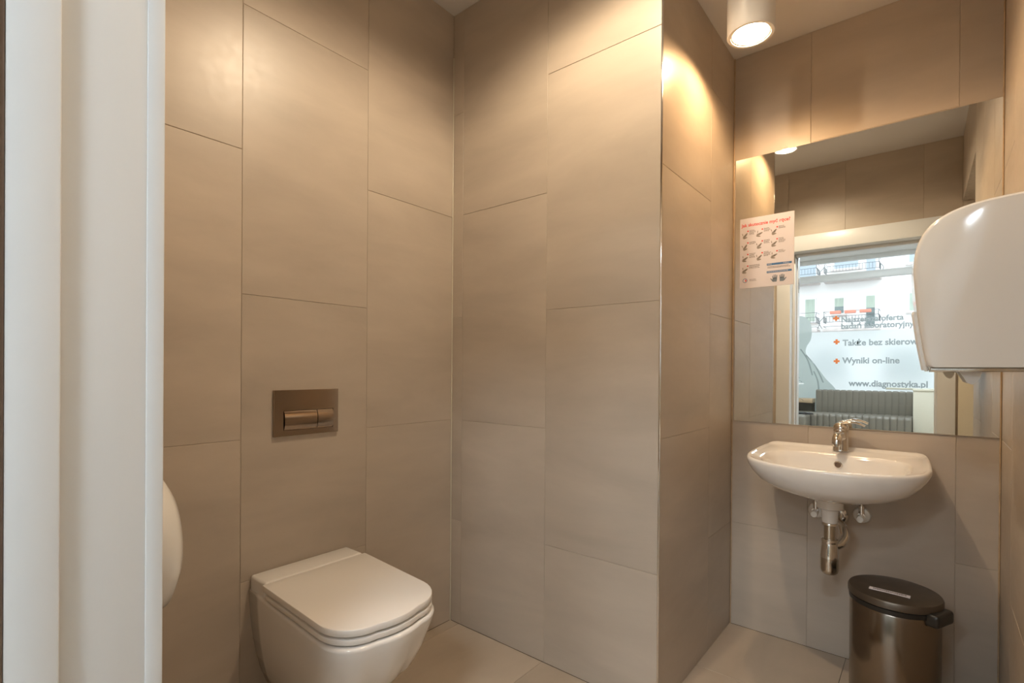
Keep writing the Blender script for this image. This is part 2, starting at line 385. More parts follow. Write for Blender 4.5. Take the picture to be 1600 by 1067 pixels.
# ------------------------------------------------------------------ lobby behind the camera (seen in the mirror)
LX0, LX1, LY, LZ = -3.4, 2.6, -5.25, 3.0
lw = struct(box('wall_lobby_left', (LX0-.1, LY-.1, 0), (LX0, -.02, LZ), M['lobby_paint']))
struct(box('wall_lobby_right', (LX1, LY-.1, 0), (LX1+.1, -.02, LZ), M['lobby_paint']))
struct(box('ceiling_lobby', (LX0-.1, LY-.1, LZ), (LX1+.1, .02, LZ+.1), M['lobby_paint']))
struct(box('floor_lobby', (LX0-.1, LY-.3, -.12), (LX1+.1, -.021, -.001), M['floor_tile']))
wb = struct(box('wall_lobby_door', (LX0, -.019, 0), (DX0-.11, .020, LZ), M['lobby_paint']))
box('right_part', (DX1+.11, -.019, 0), (LX1, .020, LZ), M['lobby_paint'], wb)
box('head_part', (DX0-.11, -.019, DZ+.11), (DX1+.11, .020, LZ), M['lobby_paint'], wb)
# shop window
wn = struct(empty('window_1', (-.4, LY, 0)))
def wpart(name, a, b, mat, bev=0, label=None): return under(box(name, a, b, M[mat], None, bev, label=label), wn)
wpart('frame', (LX0, LY-.04, .35), (LX1, LY+.04, .42), 'winframe', .003)
wpart('frame', (LX0, LY-.04, 2.93), (LX1, LY+.04, 3.0), 'winframe', .003)
for x in (LX0+.03, 1.2, LX1-.03): wpart('mullion', (x-.03, LY-.04, .4), (x+.03, LY+.04, 2.95), 'winframe', .003)
wpart('transom', (LX0, LY-.045, 2.625), (LX1, LY+.045, 2.735), 'winframe', .004)
wpart('clear_pane', (LX0, LY-.004, 2.73), (LX1, LY+.000, 2.94), 'glass')
wpart('clear_pane', (LX0, LY-.004, .41), (LX1, LY+.000, 2.63), 'glass')
wpart('frosted_film', (LX0, LY+.0012, .41), (LX1, LY+.0018, 1.782), 'frost', label='frosted film over the lower half of the glass')
tf = (math.radians(90), 0, 0)
YT = LY+.0026
def wtext(s, x, zb, size, sx=1.0): return text('lettering', s, size, (x, YT, zb), tf, M['greytext'], wn, offset=.004, sx=sx)
wtext('Najszersza oferta', -1.115, 1.930, .125, .93)
wtext('badań laboratoryjnych', -1.115, 1.822, .125, .93)
wtext('Także bez skierowania', -1.090, 1.545, .135, .93)
wtext('Wyniki on-line', -1.090, 1.255, .135, .93)
wtext('www.diagnostyka.pl', -1.0, .885, .135, .93)
for cx, cz in ((-1.185, 2.0), (-1.175, 1.61), (-1.172, 1.29)):
    bm = bmesh.new(); a, b = .042, .016
    bm_box(bm, (cx-a, YT-.0004, cz-b), (cx+a, YT, cz+b)); bm_box(bm, (cx-b, YT-.0005, cz-a), (cx+b, YT+.0001, cz+a))
    under(from_bm('plus_sign', bm, M['orange'], at=(0, 0, 0)), wn)
# printed figure on the film, left part of the window (outline in window plane, mm-thin print)
def poly(name, pts, y, mat, th=.0006):
    bm = bmesh.new()
    loft(bm, [[(p[0], y, p[1]) for p in pts], [(p[0], y+th, p[1]) for p in pts]])
    return from_bm(name, bm, mat, at=(0, 0, 0))
fig = [Vector((p[0], p[1], 0)) for p in ((-1.95, .43), (-1.95, 1.95), (-1.80, 2.06), (-1.66, 2.06), (-1.57, 1.97), (-1.535, 1.83), (-1.55, 1.66), (-1.61, 1.54), (-1.62, 1.43), (-1.54, 1.30), (-1.42, 1.14), (-1.32, .99), (-1.20, .85), (-1.14, .70), (-1.12, .43))]
under(poly('printed_figure', [(p.x, p.y) for p in spline(fig, 5)], LY+.0022, M['figfilm']), wn)['label'] = 'pale printed figure on the window film'
for a, b in (((-1.70, 1.50), (-1.52, 1.05)), ((-1.62, 1.40), (-1.36, .93)), ((-1.50, 1.12), (-1.42, .72))):
    bm = bmesh.new(); p = spline([(a[0], LY+.0032, a[1]), ((a[0]+b[0])/2+.02, LY+.0032, (a[1]+b[1])/2+.03), (b[0], LY+.0032, b[1])], 8)
    rings = [[q+Vector((-.012, 0, 0)), q+Vector((.012, 0, 0)), q+Vector((.012, .0004, 0)), q+Vector((-.012, .0004, 0))] for q in p]
    loft(bm, rings); under(from_bm('printed_fold', bm, M['figfold'], at=(0, 0, 0)), wn)
# low wall under the window, cream box beside the sofa
struct(box('wall_lobby_window', (LX0, LY-.08, 0), (LX1, LY+.06, .36), M['lobby_paint']))
cb = empty('low_cabinet', (1.0, -5.0, 0), 'plain cream low cabinet to the right of the ribbed sofa, below the window lettering', 'cabinet')
under(box('body', (-.160, -5.16, 0), (2.4, -4.55, .845), M['cream'], bev=.004), cb)
under(box('top', (-.50, -5.16, .846), (2.42, -5.02, .874), M['cream'], bev=.003), cb)
under(box('top_front', (-.165, -5.019, .846), (2.42, -4.54, .874), M['cream'], bev=.003), cb)
ws = empty('window_shelf', (-1.9, -5.0, 0), 'short light oak shelf under the window, left of the ribbed sofa', 'shelf')
under(box('board', (-3.2, -5.18, .60), (-1.46, -4.86, .665), M['wood'], bev=.003), ws)
under(box('panel', (-3.2, -5.17, .05), (-1.46, -5.10, .60), M['leather']), ws)
# ribbed corner sofa
so = empty('corner_sofa', (-.8, -4.8, 0), 'taupe leatherette corner sofa with upright ribbed backrest, under the window', 'sofa')
nb = 15; x0, x1 = -1.415, -.168; wv = (x1-x0)/nb
def rib_mesh(prof):
    bm = bmesh.new(); secs = []
    for t in (0, .03, .10, .3, .5, .7, .9, .97, 1):
        k = 1-abs(2*t-1)**6; ins = .014*(1-k)
        cyy = sum(p[0] for p in prof)/len(prof); czz = sum(p[1] for p in prof)/len(prof)
        ring = []
        for (py, pz) in prof:
            d = Vector((py-cyy, pz-czz)); l = d.length
            d = d*((l-ins)/l); ring.append((t*wv, cyy+d.x, czz+d.y))
        secs.append(ring)
    loft(bm, secs); bmesh.ops.recalc_face_normals(bm, faces=bm.faces)
    me = bpy.data.meshes.new('rib'); bm.to_mesh(me); bm.free(); me.materials.append(M['leather'])
    for p in me.polygons: p.use_smooth = True
    return me
def rprof(y0, y1, z0, z1, r, n=4):
    out = []
    for cy, cz, a0 in ((y1-r, z1-r, 0), (y0+r, z1-r, 90), (y0+r, z0+r, 180), (y1-r, z0+r, 270)):
        for k in range(n+1):
            a = math.radians(a0+90*k/n); out.append((cy+r*math.cos(a), cz+r*math.sin(a)))
    return out
bmesh_back = rib_mesh(rprof(-5.0, -4.90, .44, .825, .025)); seat_me = rib_mesh(rprof(-4.95, -4.42, .12, .47, .05))
for i in range(nb):
    for nm, me in (('backrest_rib', bmesh_back), ('seat_rib', seat_me)):
        o = bpy.data.objects.new(nm, me); COL.objects.link(o); o.location = (x0+i*wv, 0, 0); under(o, so)
under(box('base', (x0, -4.96, .0), (x1, -4.5, .13), M['black']), so)
bm = bmesh.new(); bm_box(bm, (-2.2, -4.97, .12), (x0-.004, -4.02, .46), .05, 4); under(from_bm('corner_seat', bm, M['leather'], smooth=True), so)
under(box('corner_base', (-2.15, -4.9, 0), (x0-.03, -4.1, .12), M['black']), so)
pp = empty('scarf', (-1.47, -4.2, .461), 'small crumpled black cloth lying on the corner seat of the sofa', 'cloth')
bm = bmesh.new()
ring = [(-.10, .0), (-.03, .05), (.02, .03), (.10, .07), (.05, .0), (.13, -.03), (.04, -.03), (.0, -.09), (-.04, -.03), (-.12, -.04)]
loft(bm, [[(-1.47+a, -4.2+b, .462) for a, b in ring], [(-1.47+a*.9, -4.2+b*.9, .478) for a, b in ring], [(-1.47+a*.4, -4.2+b*.4, .49) for a, b in ring]])
under(from_bm('fabric', bm, M['black'], smooth=True), pp)
# wire brochure stand
st = empty('wire_stand', (-1.60, -3.8, 0), 'thin wire brochure stand with arched loops, beside the left door jamb in the mirror', 'stand')
bm = bmesh.new(); lathe(bm, [(.15, 0), (.15, .012), (.02, .02), (.02, .03)], (-1.60, -3.8, 0), n=28); under(from_bm('foot', bm, M['satin'], smooth=True), st)
bm = bmesh.new(); tube(bm, [(-1.60, -3.8, .02), (-1.60, -3.8, .93)], .011); under(from_bm('pole', bm, M['winframe'], smooth=True), st)
bm = bmesh.new(); lathe(bm, [(.19, 0), (.19, .012)], (-1.60, -3.8, .93), n=36); under(from_bm('tray', bm, M['winframe'], smooth=True), st)
for dz, rr in ((.0, .17), (.06, .14), (.12, .11), (-.27, .19)):
    bm = bmesh.new(); pts = [(-1.60+rr*math.cos(a), -3.78, .955+dz+rr*.28*math.sin(a)) for a in [math.pi*k/14 for k in range(15)]]
    tube(bm, pts, .0025, 6); under(from_bm('wire_loop', bm, M['rail'], smooth=True), st)
# lobby ceiling lamps
for i, (x, y) in enumerate(((.2, -1.5), (-.6, -3.4))):
    lp = empty('ceiling_panel_lamp', (x, y, LZ), ['square white ceiling panel lamp in the lobby, nearer the doorway', 'square white ceiling panel lamp in the lobby, nearer the shop window'][i], 'lamp')
    under(box('housing', (x-.31, y-.31, LZ-.04), (x+.31, y+.31, LZ), M['winframe'], bev=.003), lp)
    under(box('diffuser', (x-.28, y-.28, LZ-.044), (x+.28, y+.28, LZ-.0402), M['ledpanel']), lp)

# ------------------------------------------------------------------ street and house across it
struct(box('road', (-40, -36, -.30), (40, LY-.31, -.15), M['asphalt']))
hb = empty('apartment_building', (-3.5, -32, 0), 'white rendered apartment house with iron balconies seen through the window in the mirror', 'building')
FY = -32.0
under(box('wall', (-26, FY-8, -.15), (20, FY, 13.5), M['facade']), hb)
def fwin(x0, x1, z0, z1, glass='winglass', blind=None, mid=0):
    f = under(box('window', (x0, FY-.02, z0), (x1, FY+.06, z1), M['winframe'], bev=.01), hb)
    n = mid+1; wd_ = (x1-x0-.08)/n
    for k in range(n):
        a = x0+.04+k*wd_+.03; b = x0+.04+(k+1)*wd_-.03
        box('pane', (a, FY+.061, z0+.08), (b, FY+.067, z1-.08), M[glass], f)
        if blind: box('blind', (a, FY+.068, z0+(z1-z0)*blind[1]), (b, FY+.075, z1-.08), M[blind[0]], f)
    box('sill', (x0-.1, FY+.0, z0-.09), (x1+.1, FY+.16, z0), M['slab'], f)
def balcony(x0, x1, zs, pots):
    d = 1.1
    bl = under(box('balcony', (x0, FY, zs-.18), (x1, FY+d, zs), M['slab'], bev=.02), hb)
    bm = bmesh.new(); rz = zs+1.0
    for a, b in (((x0+.05, FY+d-.05), (x1-.05, FY+d-.05)), ((x0+.05, FY), (x0+.05, FY+d-.05)), ((x1-.05, FY), (x1-.05, FY+d-.05))):
        for zz in (rz, rz-.28, rz-.62, zs+.12): tube(bm, [(a[0], a[1], zz), (b[0], b[1], zz)], .013, 6)
        L_ = math.hypot(b[0]-a[0], b[1]-a[1]); n = max(3, int(L_/.16))
        for k in range(n+1):
            t = k/n; px = a[0]+(b[0]-a[0])*t; py = a[1]+(b[1]-a[1])*t
            tube(bm, [(px, py, rz-.28), (px, py, rz-.62)], .009, 5)
    for s, xe in ((-1, x0+.05), (1, x1-.05)):
        tube(bm, spline([(xe, FY+d-.05, rz), (xe-s*.02, FY+d-.02, rz-.3), (xe+s*.20, FY+d+.12, rz-.65), (xe+s*.06, FY+d, zs)], 5), .016, 6)
    rl = from_bm('railing', bm, M['rail']); rl.parent = bl
    for i in range(pots):
        px = x0+(x1-x0)*(.24+.26*i)
        bm2 = bmesh.new(); bm_box(bm2, (px-.28, FY+d-.02, rz-.16), (px+.28, FY+d+.18, rz+.02), .03)
        pt = from_bm('planter', bm2, M['brickpot']); pt.parent = bl
balcony(-4.95, -2.13, 6.72, 0); balcony(-7.9, -5.22, 6.72, 0)
balcony(-4.95, -2.13, 3.72, 3); balcony(-7.9, -5.22, 3.72, 0)
fwin(-4.56, -3.20, 7.35, 8.12, 'blind'); fwin(-2.94, -2.36, 6.75, 8.14, 'blind')
fwin(-7.6, -5.40, 7.0, 8.50, 'blind')
fwin(-4.52, -3.92, 4.62, 5.70, 'winglass', ('greenblind', .45)); under(box('closed_shutter', (-3.82, FY, 4.0), (-3.12, FY+.05, 5.62), M['winframe'], bev=.01), hb)
fwin(-2.93, -2.37, 3.75, 5.72, 'winglass', ('greenblind', .6))
fwin(-6.10, -5.44, 4.2, 5.75, 'greenblind')
fwin(-.93, -.10, 7.30, 8.45, 'blind'); fwin(-.90, .0, 4.55, 5.70, 'greenblind')
under(box('cornice', (-4.65, FY, 8.50), (-2.35, FY+.12, 8.55), M['slab']), hb)
for x in (-12.0, 3.0, 6.5): fwin(x, x+1.2, 4.5, 5.9, 'winglass'); fwin(x, x+1.2, 7.3, 8.6, 'winglass')
for x in (-14, -10, -6, -2, 2, 6): fwin(x, x+2.2, .5, 2.6, 'winglass')
# parked car just outside the frosted glass
ca = empty('parked_car', (1.6, -8.0, -.15), 'dark blue car parked outside, blurred behind the frosted window film', 'car')
bm = bmesh.new()
side = [(-.45, .22), (-.47, .62), (-.38, .80), (.35, .92), (.95, 1.38), (2.4, 1.40), (3.1, .98), (3.75, .88), (3.82, .55), (3.78, .22)]
loft(bm, [[(p[0], -8.75, p[1]-.15) for p in side], [(p[0], -7.15, p[1]-.15) for p in side]]); bmesh.ops.bevel(bm, geom=list(bm.edges), offset=.05, segments=2, affect='EDGES')
under(from_bm('body', bm, M['carpaint'], smooth=True), ca)
for x in (.35, 2.95):
    for y in (-7.25, -8.65):
        bm = bmesh.new(); lathe(bm, [(.2, -.11), (.3, -.11), (.32, -.08), (.32, .08), (.3, .11), (.2, .11)], (x, y, .17), 'Y', 24); under(from_bm('wheel', bm, M['rubber'], smooth=True), ca)
for y in (-7.135, -8.765):
    under(poly('side_window', [(.45, .80), (1.0, 1.18), (2.35, 1.20), (2.85, .82)], y-.004, M['winglass'], .008), ca)

# ------------------------------------------------------------------ downlights
def downlight(x, y, zt, h, r, bulb, W, colr, label):
    e = empty('ceiling_downlight', (x, y, zt), label, 'lamp')
    zb = zt-h
    bm = bmesh.new()
    lathe(bm, [(r-.001, zt-.0005), (r, zt-.003), (r, zb+.004), (r-.003, zb), (r-.012, zb), (r-.0125, zb+.004), (r-.014, zb+.004), (r-.014, zt-.01)], (x, y, 0), n=64, cap=True)
    under(from_bm('housing', bm, M['lampbody'], smooth=True), e)
    bm = bmesh.new(); ri = r-.0145
    lathe(bm, [(ri, zb+.003), (ri-.002, zb+.004), (ri*.97, zb+.012), (ri*.90, zb+.028), (ri*.80, zb+.042)], (x, y, 0), n=48, cap=False)
    under(from_bm('reflector', bm, M['reflector'], smooth=True), e)
    bm = bmesh.new(); lathe(bm, [(ri*.82, zb+.040), (ri*.78, zb+.034), (ri*.5, zb+.034), (ri*.2, zb+.0335)], (x, y, 0), n=32)
    under(from_bm('bulb', bm, bulb, smooth=True), e)
    ld = bpy.data.lights.new('downlight_beam', 'SPOT'); ld.energy = W; ld.color = colr; ld.spot_size = math.radians(172); ld.spot_blend = .5; ld.shadow_soft_size = .02
    lo = bpy.data.objects.new('downlight_beam', ld); COL.objects.link(lo); lo.location = (x, y, zb+.013); under(lo, e)
    return e
downlight(-.475, 1.85, CE2, .225, .075, M['bulb'], LAMP_W, LAMP_COL, 'white cylindrical ceiling downlight, lit, above the washbasin niche')
downlight(-.72, 1.03, CE1, .13, .075, M['bulb2'], LAMP2_W, LAMP2_COL, 'white cylindrical ceiling downlight over the toilet area, seen only in the mirror')

# ------------------------------------------------------------------ mirror and poster
mi = tag(box('wall_mirror_glass', (XC+.011, YD-.0055, z(-.217)), (XE1-.004, YD-.0002, z(.921)), M['mirror'], bev=.0012, seg=1), 'large frameless rectangular mirror set in the tiled wall above the washbasin', 'mirror')
mi.name = 'mirror'
PY = YD-.0060
ps = empty('poster', (-.53, PY, z(.51)), 'laminated hand-washing instruction poster with red title, fixed to the upper left of the mirror', 'poster')
PX0, PX1, PZ0, PZ1 = -.637, -.427, z(.359), z(.660)
sheet = under(box('sheet', (PX0, PY-.0012, PZ0), (PX1, PY-.0002, PZ1), M['paper'], bev=.0003, seg=1), ps)
YP = PY-.0014
def ptext(nm, s, size, x, zz, mat, off=0, sx=1.0): return text(nm, s, size, (x, YP, zz), tf, mat, ps, offset=off, ext=.0001, sx=sx)
ptext('title_lettering', 'Jak skutecznie myć ręce?', .0195, PX0+.007, PZ1-.036, M['red'], .0004, .945)
def pbox(bm, x, zz, w_, h_): bm_box(bm, (PX0+x, YP-.0002, PZ1-zz-h_), (PX0+x+w_, YP, PZ1-zz))
lines = bmesh.new(); marks = bmesh.new(); hands = bmesh.new(); frames = []
def blob(bm, pts):
    ps_ = [(PX0+a, PZ1-b) for a, b in pts]
    loft(bm, [[(p[0], YP-.0002, p[1]) for p in ps_], [(p[0], YP, p[1]) for p in ps_]])
rs = random.Random(3)
def hands_icon(x, y, k):
    a = rs.uniform(-.35, .35)
    def rt(p): return (x+p[0]*math.cos(a)-p[1]*math.sin(a), y+p[0]*math.sin(a)+p[1]*math.cos(a))
    blob(hands, [rt(p) for p in ((-.009, .002), (-.004, -.001), (.009, -.009), (.013, -.008), (.010, -.003), (.004, .004), (-.003, .007), (-.009, .006))])
    blob(hands, [rt(p) for p in ((-.011, .008), (-.004, .006), (.006, .007), (.009, .010), (.003, .0125), (-.006, .013))])
    blob(hands, [rt(p) for p in ((-.010, -.012), (-.008, -.013), (-.006, -.006), (-.007, -.002), (-.009, -.004))])
    blob(hands, [rt(p) for p in ((.0, .001), (.004, -.006), (.006, -.006), (.004, .001))])
cols = (.020, .077, .134)
for ci, cx in enumerate(cols):
    for ri in range(4 if ci == 0 else 3):
        yy = .062+ri*.050
        hands_icon(cx+.0, yy+.012, ri)
        lathe_pts = [(cx+.0125+.0032*math.cos(t), yy-.006+.0032*math.sin(t)) for t in [2*math.pi*k/12 for k in range(12)]]
        blob(marks, lathe_pts)
        for li in range(rs.choice((3, 4, 5))):
            xx = cx+.0185; wmax = xx+rs.uniform(.015, .025) if not (ci == 0 and ri == 3) else xx+.038
            while xx < wmax:
                ww = rs.uniform(.003, .007); pbox(lines, xx, yy-.009+li*.0042, ww, .0017); xx += ww+.0011
bmx = bmesh.new(); pbox(bmx, .108, .205, .094, .0085); b1 = under(from_bm('blue_band', bmx, M['blue'], at=(0, 0, 0)), ps)
bmx = bmesh.new(); pbox(bmx, .108, .237, .094, .0085); b2 = under(from_bm('blue_band', bmx, M['blue'], at=(0, 0, 0)), ps)
for li, zz in enumerate((.219, .2235)):
    xx = .111
    while xx < .190: ww = rs.uniform(.003, .008); pbox(lines, xx, zz, ww, .0017); xx += ww+.0011
for li, zz in enumerate((.264, .2695)):
    xx = .040
    while xx < .064: ww = rs.uniform(.003, .007); pbox(lines, xx, zz, ww, .0018); xx += ww+.0011
bw = bmesh.new()
for x, zz, wm in ((.111, .2075, .016), (.170, .2075, .020), (.111, .2395, .075)):
    xx = x
    while xx < x+wm: ww = rs.uniform(.003, .007); bm_box(bw, (PX0+xx, YP-.0004, PZ1-zz-.0025), (PX0+xx+ww, YP-.0002, PZ1-zz-.0006)); xx += ww+.0012
gl = bmesh.new()
def glove(cx, cy, s):
    blob(gl, [(cx-.008, cy+.014), (cx-.009, cy+.002), (cx-.006, cy-.003), (cx+.006, cy-.003), (cx+.009, cy+.002), (cx+.007, cy+.014)])
    for i, (dx, l) in enumerate(((-.0068, .012), (-.0023, .016), (.0023, .016), (.0066, .013))):
        x = cx+dx*1.0; blob(gl, [(x-.0018, cy), (x-.0015+dx*.25, cy-l), (x+.0015+dx*.25, cy-l), (x+.0018, cy)])
    blob(gl, [(cx+s*.006, cy+.008), (cx+s*.015, cy-.002), (cx+s*.017, cy+.0), (cx+s*.009, cy+.012)])
glove(.139, .270, -1); glove(.166, .270, 1)
for nm, b_, mt in (('printed_text', lines, 'ink'), ('number_dot', marks, 'red'), ('hand_drawings', hands, 'skin_print'), ('glove_picture', gl, 'glove_print'), ('band_text', bw, 'paper')):
    o = under(from_bm(nm, b_, M[mt], at=(0, 0, 0)), ps); o['kind'] = 'stuff'
bm = bmesh.new()
for k in range(24):
    a0, a1 = 2*math.pi*k/24, 2*math.pi*(k+1)/24; q = []
    for r_, a in ((.0095, a0), (.0095, a1), (.0075, a1), (.0075, a0)): q.append((.022+r_*math.cos(a), .268+r_*math.sin(a)))
    blob(bm, q)
under(from_bm('logo_ring', bm, M['blue'], at=(0, 0, 0)), ps)
bm = bmesh.new(); blob(bm, [(.023+.0045*math.cos(t), .268+.0055*math.sin(t)) for t in [math.pi*(-.5+k/10) for k in range(11)]]); under(from_bm('logo_mark', bm, M['red'], at=(0, 0, 0)), ps)

# ------------------------------------------------------------------ washbasin with tap, trap and valves
SX = -.254
wbn = empty('washbasin', (SX, YD, z(-.3)), 'wide white ceramic wall-hung washbasin below the mirror', 'washbasin')
half = spline([(.232, 0, 0), (.250, .014, 0), (.259, .05, 0), (.264, .14, 0), (.267, .24, 0), (.266, .32, 0), (.245, .385, 0), (.19, .435, 0), (.10, .468, 0), (0, .476, 0)], 6)
half = half[:-1]
pts = [(p.x, p.y) for p in half]+[(0, .476)]+[(-p.x, p.y) for p in reversed(half)]
nbk = 14
pts += [(-.232+.464*(k/nbk), 0) for k in range(1, nbk)]
NP = len(pts)
def rimring(s, sy, zz, back=0.0, bz=0):
    return [(SX+p[0]*s, YD-.0006-back-p[1]*(sy-back/.476), z(zz)+bz*max(0, 1-p[1]/.05)-.020*(p[1]/.476)**2*min(1, s)) for p in pts]
rings = [rimring(.12, .60, -.432), rimring(.30, .70, -.430), rimring(.50, .80, -.421), rimring(.70, .89, -.400), rimring(.85, .955, -.372), rimring(.94, .985, -.342), rimring(.985, .998, -.320), rimring(1.0, 1.0, -.306), rimring(.998, .999, -.300, bz=.003), rimring(.988, .994, -.2955, .004, .006), rimring(.970, .984, -.2945, .012, .006), rimring(.945, .968, -.298, .022, .002), rimring(.92, .95, -.301, .03, 0)]
# inner bowl matched by index
ex, ey, cyb = .212, .150, .285
def bowl(sx, sy, zz, dc=0):
    out = []
    for p in pts:
        a = math.atan2((p[1]-cyb)/ey, p[0]/ex)
        ca, sa = math.cos(a), math.sin(a)
        k = 1/((abs(ca)**3+abs(sa)**3)**(1/3))
        out.append((SX+ex*sx*k*ca, YD-.0006-(cyb+dc+ey*sy*k*sa), z(zz)-.018*(max(0, cyb+dc+ey*sy*k*sa)/.476)**2*min(1, max(0, sx-.5)*2)))
    return out
rings += [bowl(1.06, 1.06, -.3015), bowl(1.01, 1.01, -.306), bowl(.97, .97, -.320), bowl(.91, .91, -.350), bowl(.78, .78, -.385), bowl(.50, .50, -.408), bowl(.2, .2, -.416), bowl(.06, .08, -.418)]
bm = bmesh.new(); loft(bm, rings, True, True)
sk = from_bm('basin', bm, M['ceramic'], smooth='all'); under(sk, wbn)
# overflow ring on the back inner wall
bm = bmesh.new(); lathe(bm, [(.0135, 0), (.0135, -.003), (.010, -.0045), (.0095, -.001)], (SX+.002, YD-.1495, z(-.340)), 'Y', 28, cap=False)
ov = under(from_bm('overflow_ring', bm, M['chrome'], smooth=True), wbn)
bm = bmesh.new(); lathe(bm, [(.0096, 0.0), (.0096, -.0016)], (SX+.002, YD-.1495, z(-.340)), 'Y', 24); under(from_bm('overflow_hole', bm, M['seal'], smooth=True), wbn)
bm = bmesh.new(); lathe(bm, [(.03, -.419), (.028, -.414), (.004, -.412)], (SX, YD-.285, H), n=28); under(from_bm('drain_plug', bm, M['chrome'], smooth=True), wbn)
# ceramic neck under the bowl
NX, NY = SX-.014, YD-.215
bm = bmesh.new(); lathe(bm, [(.046, -.425), (.044, -.455), (.0425, -.470), (.0425, -.486), (.030, -.4905), (.027, -.495), (.0255, -.530), (.024, -.5375), (.018, -.538)], (NX, NY, H), n=36); under(from_bm('ceramic_neck', bm, M['ceramic'], smooth=True), wbn)

tp = empty('basin_tap', (SX, YD-.062, z(-.3)), 'chrome single-lever mixer tap standing on the back of the washbasin', 'tap')
TX, TY = SX+.0, YD-.060
bm = bmesh.new(); lathe(bm, [(.027, -.2985), (.027, -.293), (.0255, -.290), (.0250, -.250), (.0250, -.232), (.0250, -.219), (.022, -.213), (.010, -.209)], (TX, TY, H), n=36); under(from_bm('body', bm, M['chrome'], smooth=True), tp)
bm = bmesh.new()
tube(bm, spline([(TX, TY-.005, z(-.245)), (TX, TY-.04, z(-.238)), (TX, TY-.085, z(-.236)), (TX, TY-.108, z(-.246)), (TX, TY-.112, z(-.262))], 6), [(.019, .017)]*9+[(.016, .014)]*16, 20)
under(from_bm('spout', bm, M['chrome'], smooth=True), tp)
bm = bmesh.new(); lathe(bm, [(.0115, -.260), (.0115, -.270), (.009, -.2705)], (TX, TY-.112, H), n=24); under(from_bm('aerator', bm, M['chrome'], smooth=True), tp)
bm = bmesh.new()
lathe(bm, [(.0248, -.219), (.0255, -.214), (.0245, -.205), (.018, -.196), (.008, -.191)], (TX, TY, H), n=32)
tube(bm, spline([(TX-.004, TY, z(-.201)), (TX+.022, TY-.003, z(-.190)), (TX+.048, TY-.006, z(-.189)), (TX+.076, TY-.009, z(-.200))], 6), [(.019-.0007*i, .0068-.00018*i) for i in range(19)], 14)
under(from_bm('lever', bm, M['chrome'], smooth=True), tp)

bt = empty('bottle_trap', (NX, NY, z(-.5)), 'chrome bottle trap with wall pipe hanging under the washbasin', 'drain trap')
bm = bmesh.new(); lathe(bm, [(.024, -.5385), (.0255, -.5405), (.0255, -.547), (.019, -.550)], (NX, NY, H), n=32); under(from_bm('coupling_nut', bm, M['chrome'], smooth=True), bt)
bm = bmesh.new(); lathe(bm, [(.0185, -.550), (.0185, -.600)], (NX, NY, H), n=28); under(from_bm('tailpiece', bm, M['satin'], smooth=True), bt)
bm = bmesh.new(); lathe(bm, [(.020, -.596), (.0265, -.598), (.0275, -.604), (.0265, -.610), (.024, -.612)], (NX, NY, H), n=32); under(from_bm('collar', bm, M['chrome'], smooth=True), bt)
bm = bmesh.new(); lathe(bm, [(.0245, -.611), (.0258, -.617), (.0305, -.658), (.0310, -.663), (.0285, -.6645)], (NX, NY, H), n=36); under(from_bm('upper_cup', bm, M['chrome'], smooth=True), bt)
bm = bmesh.new(); lathe(bm, [(.0285, -.664), (.0290, -.668), (.0290, -.705), (.026, -.716), (.018, -.723), (.006, -.726)], (NX, NY, H), n=36); under(from_bm('lower_cup', bm, M['satin'], smooth=True), bt)
bm = bmesh.new(); tube(bm, spline([(NX+.010, NY+.008, z(-.622)), (NX+.030, NY+.020, z(-.615)), (NX+.040, NY+.045, z(-.593)), (NX+.030, NY+.075, z(-.568)), (NX+.008, NY+.12, z(-.560)), (NX+.0, YD-.002, z(-.560))], 7), .0165, 18)
under(from_bm('wall_pipe', bm, M['chrome'], smooth=True), bt)
bm = bmesh.new(); lathe(bm, [(.034, -.0006), (.034, -.003), (.028, -.008), (.018, -.010)], (NX+.0, YD, z(-.560)), 'Y', 36); under(from_bm('wall_flange', bm, M['chrome'], smooth=True), bt)

def valve(x, zz, label):
    e = empty('angle_valve', (x, YD, z(zz)), label, 'valve', 'angle valves under the washbasin')
    bm = bmesh.new(); lathe(bm, [(.0295, -.0006), (.0295, -.002), (.026, -.0065), (.012, -.010)], (x, YD, z(zz)), 'Y', 40); under(from_bm('rosette', bm, M['valve'], smooth=True), e)
    bm = bmesh.new(); lathe(bm, [(.0105, -.009), (.0105, -.025), (.013, -.027), (.013, -.030)], (x, YD, z(zz)), 'Y', 24); under(from_bm('body', bm, M['chrome'], smooth=True), e)
    bm = bmesh.new(); lathe(bm, [(.0105, -.0305), (.0130, -.032), (.0130, -.050), (.0110, -.053), (.002, -.0535)], (x-.002, YD, z(zz)-.006), 'Y', 16); under(from_bm('knob', bm, M['valve']), e)
    bm = bmesh.new(); lathe(bm, [(.0095, .006), (.0095, .028), (.011, .029), (.011, .040), (.006, .041), (.006, .11)], (x, YD-.022, z(zz)), n=20); under(from_bm('supply_pipe', bm, M['chrome'], smooth=True), e)
valve(-.340, -.553, 'chrome angle valve on a round rosette left of the bottle trap')
valve(-.190, -.545, 'chrome angle valve on a round rosette right of the bottle trap')

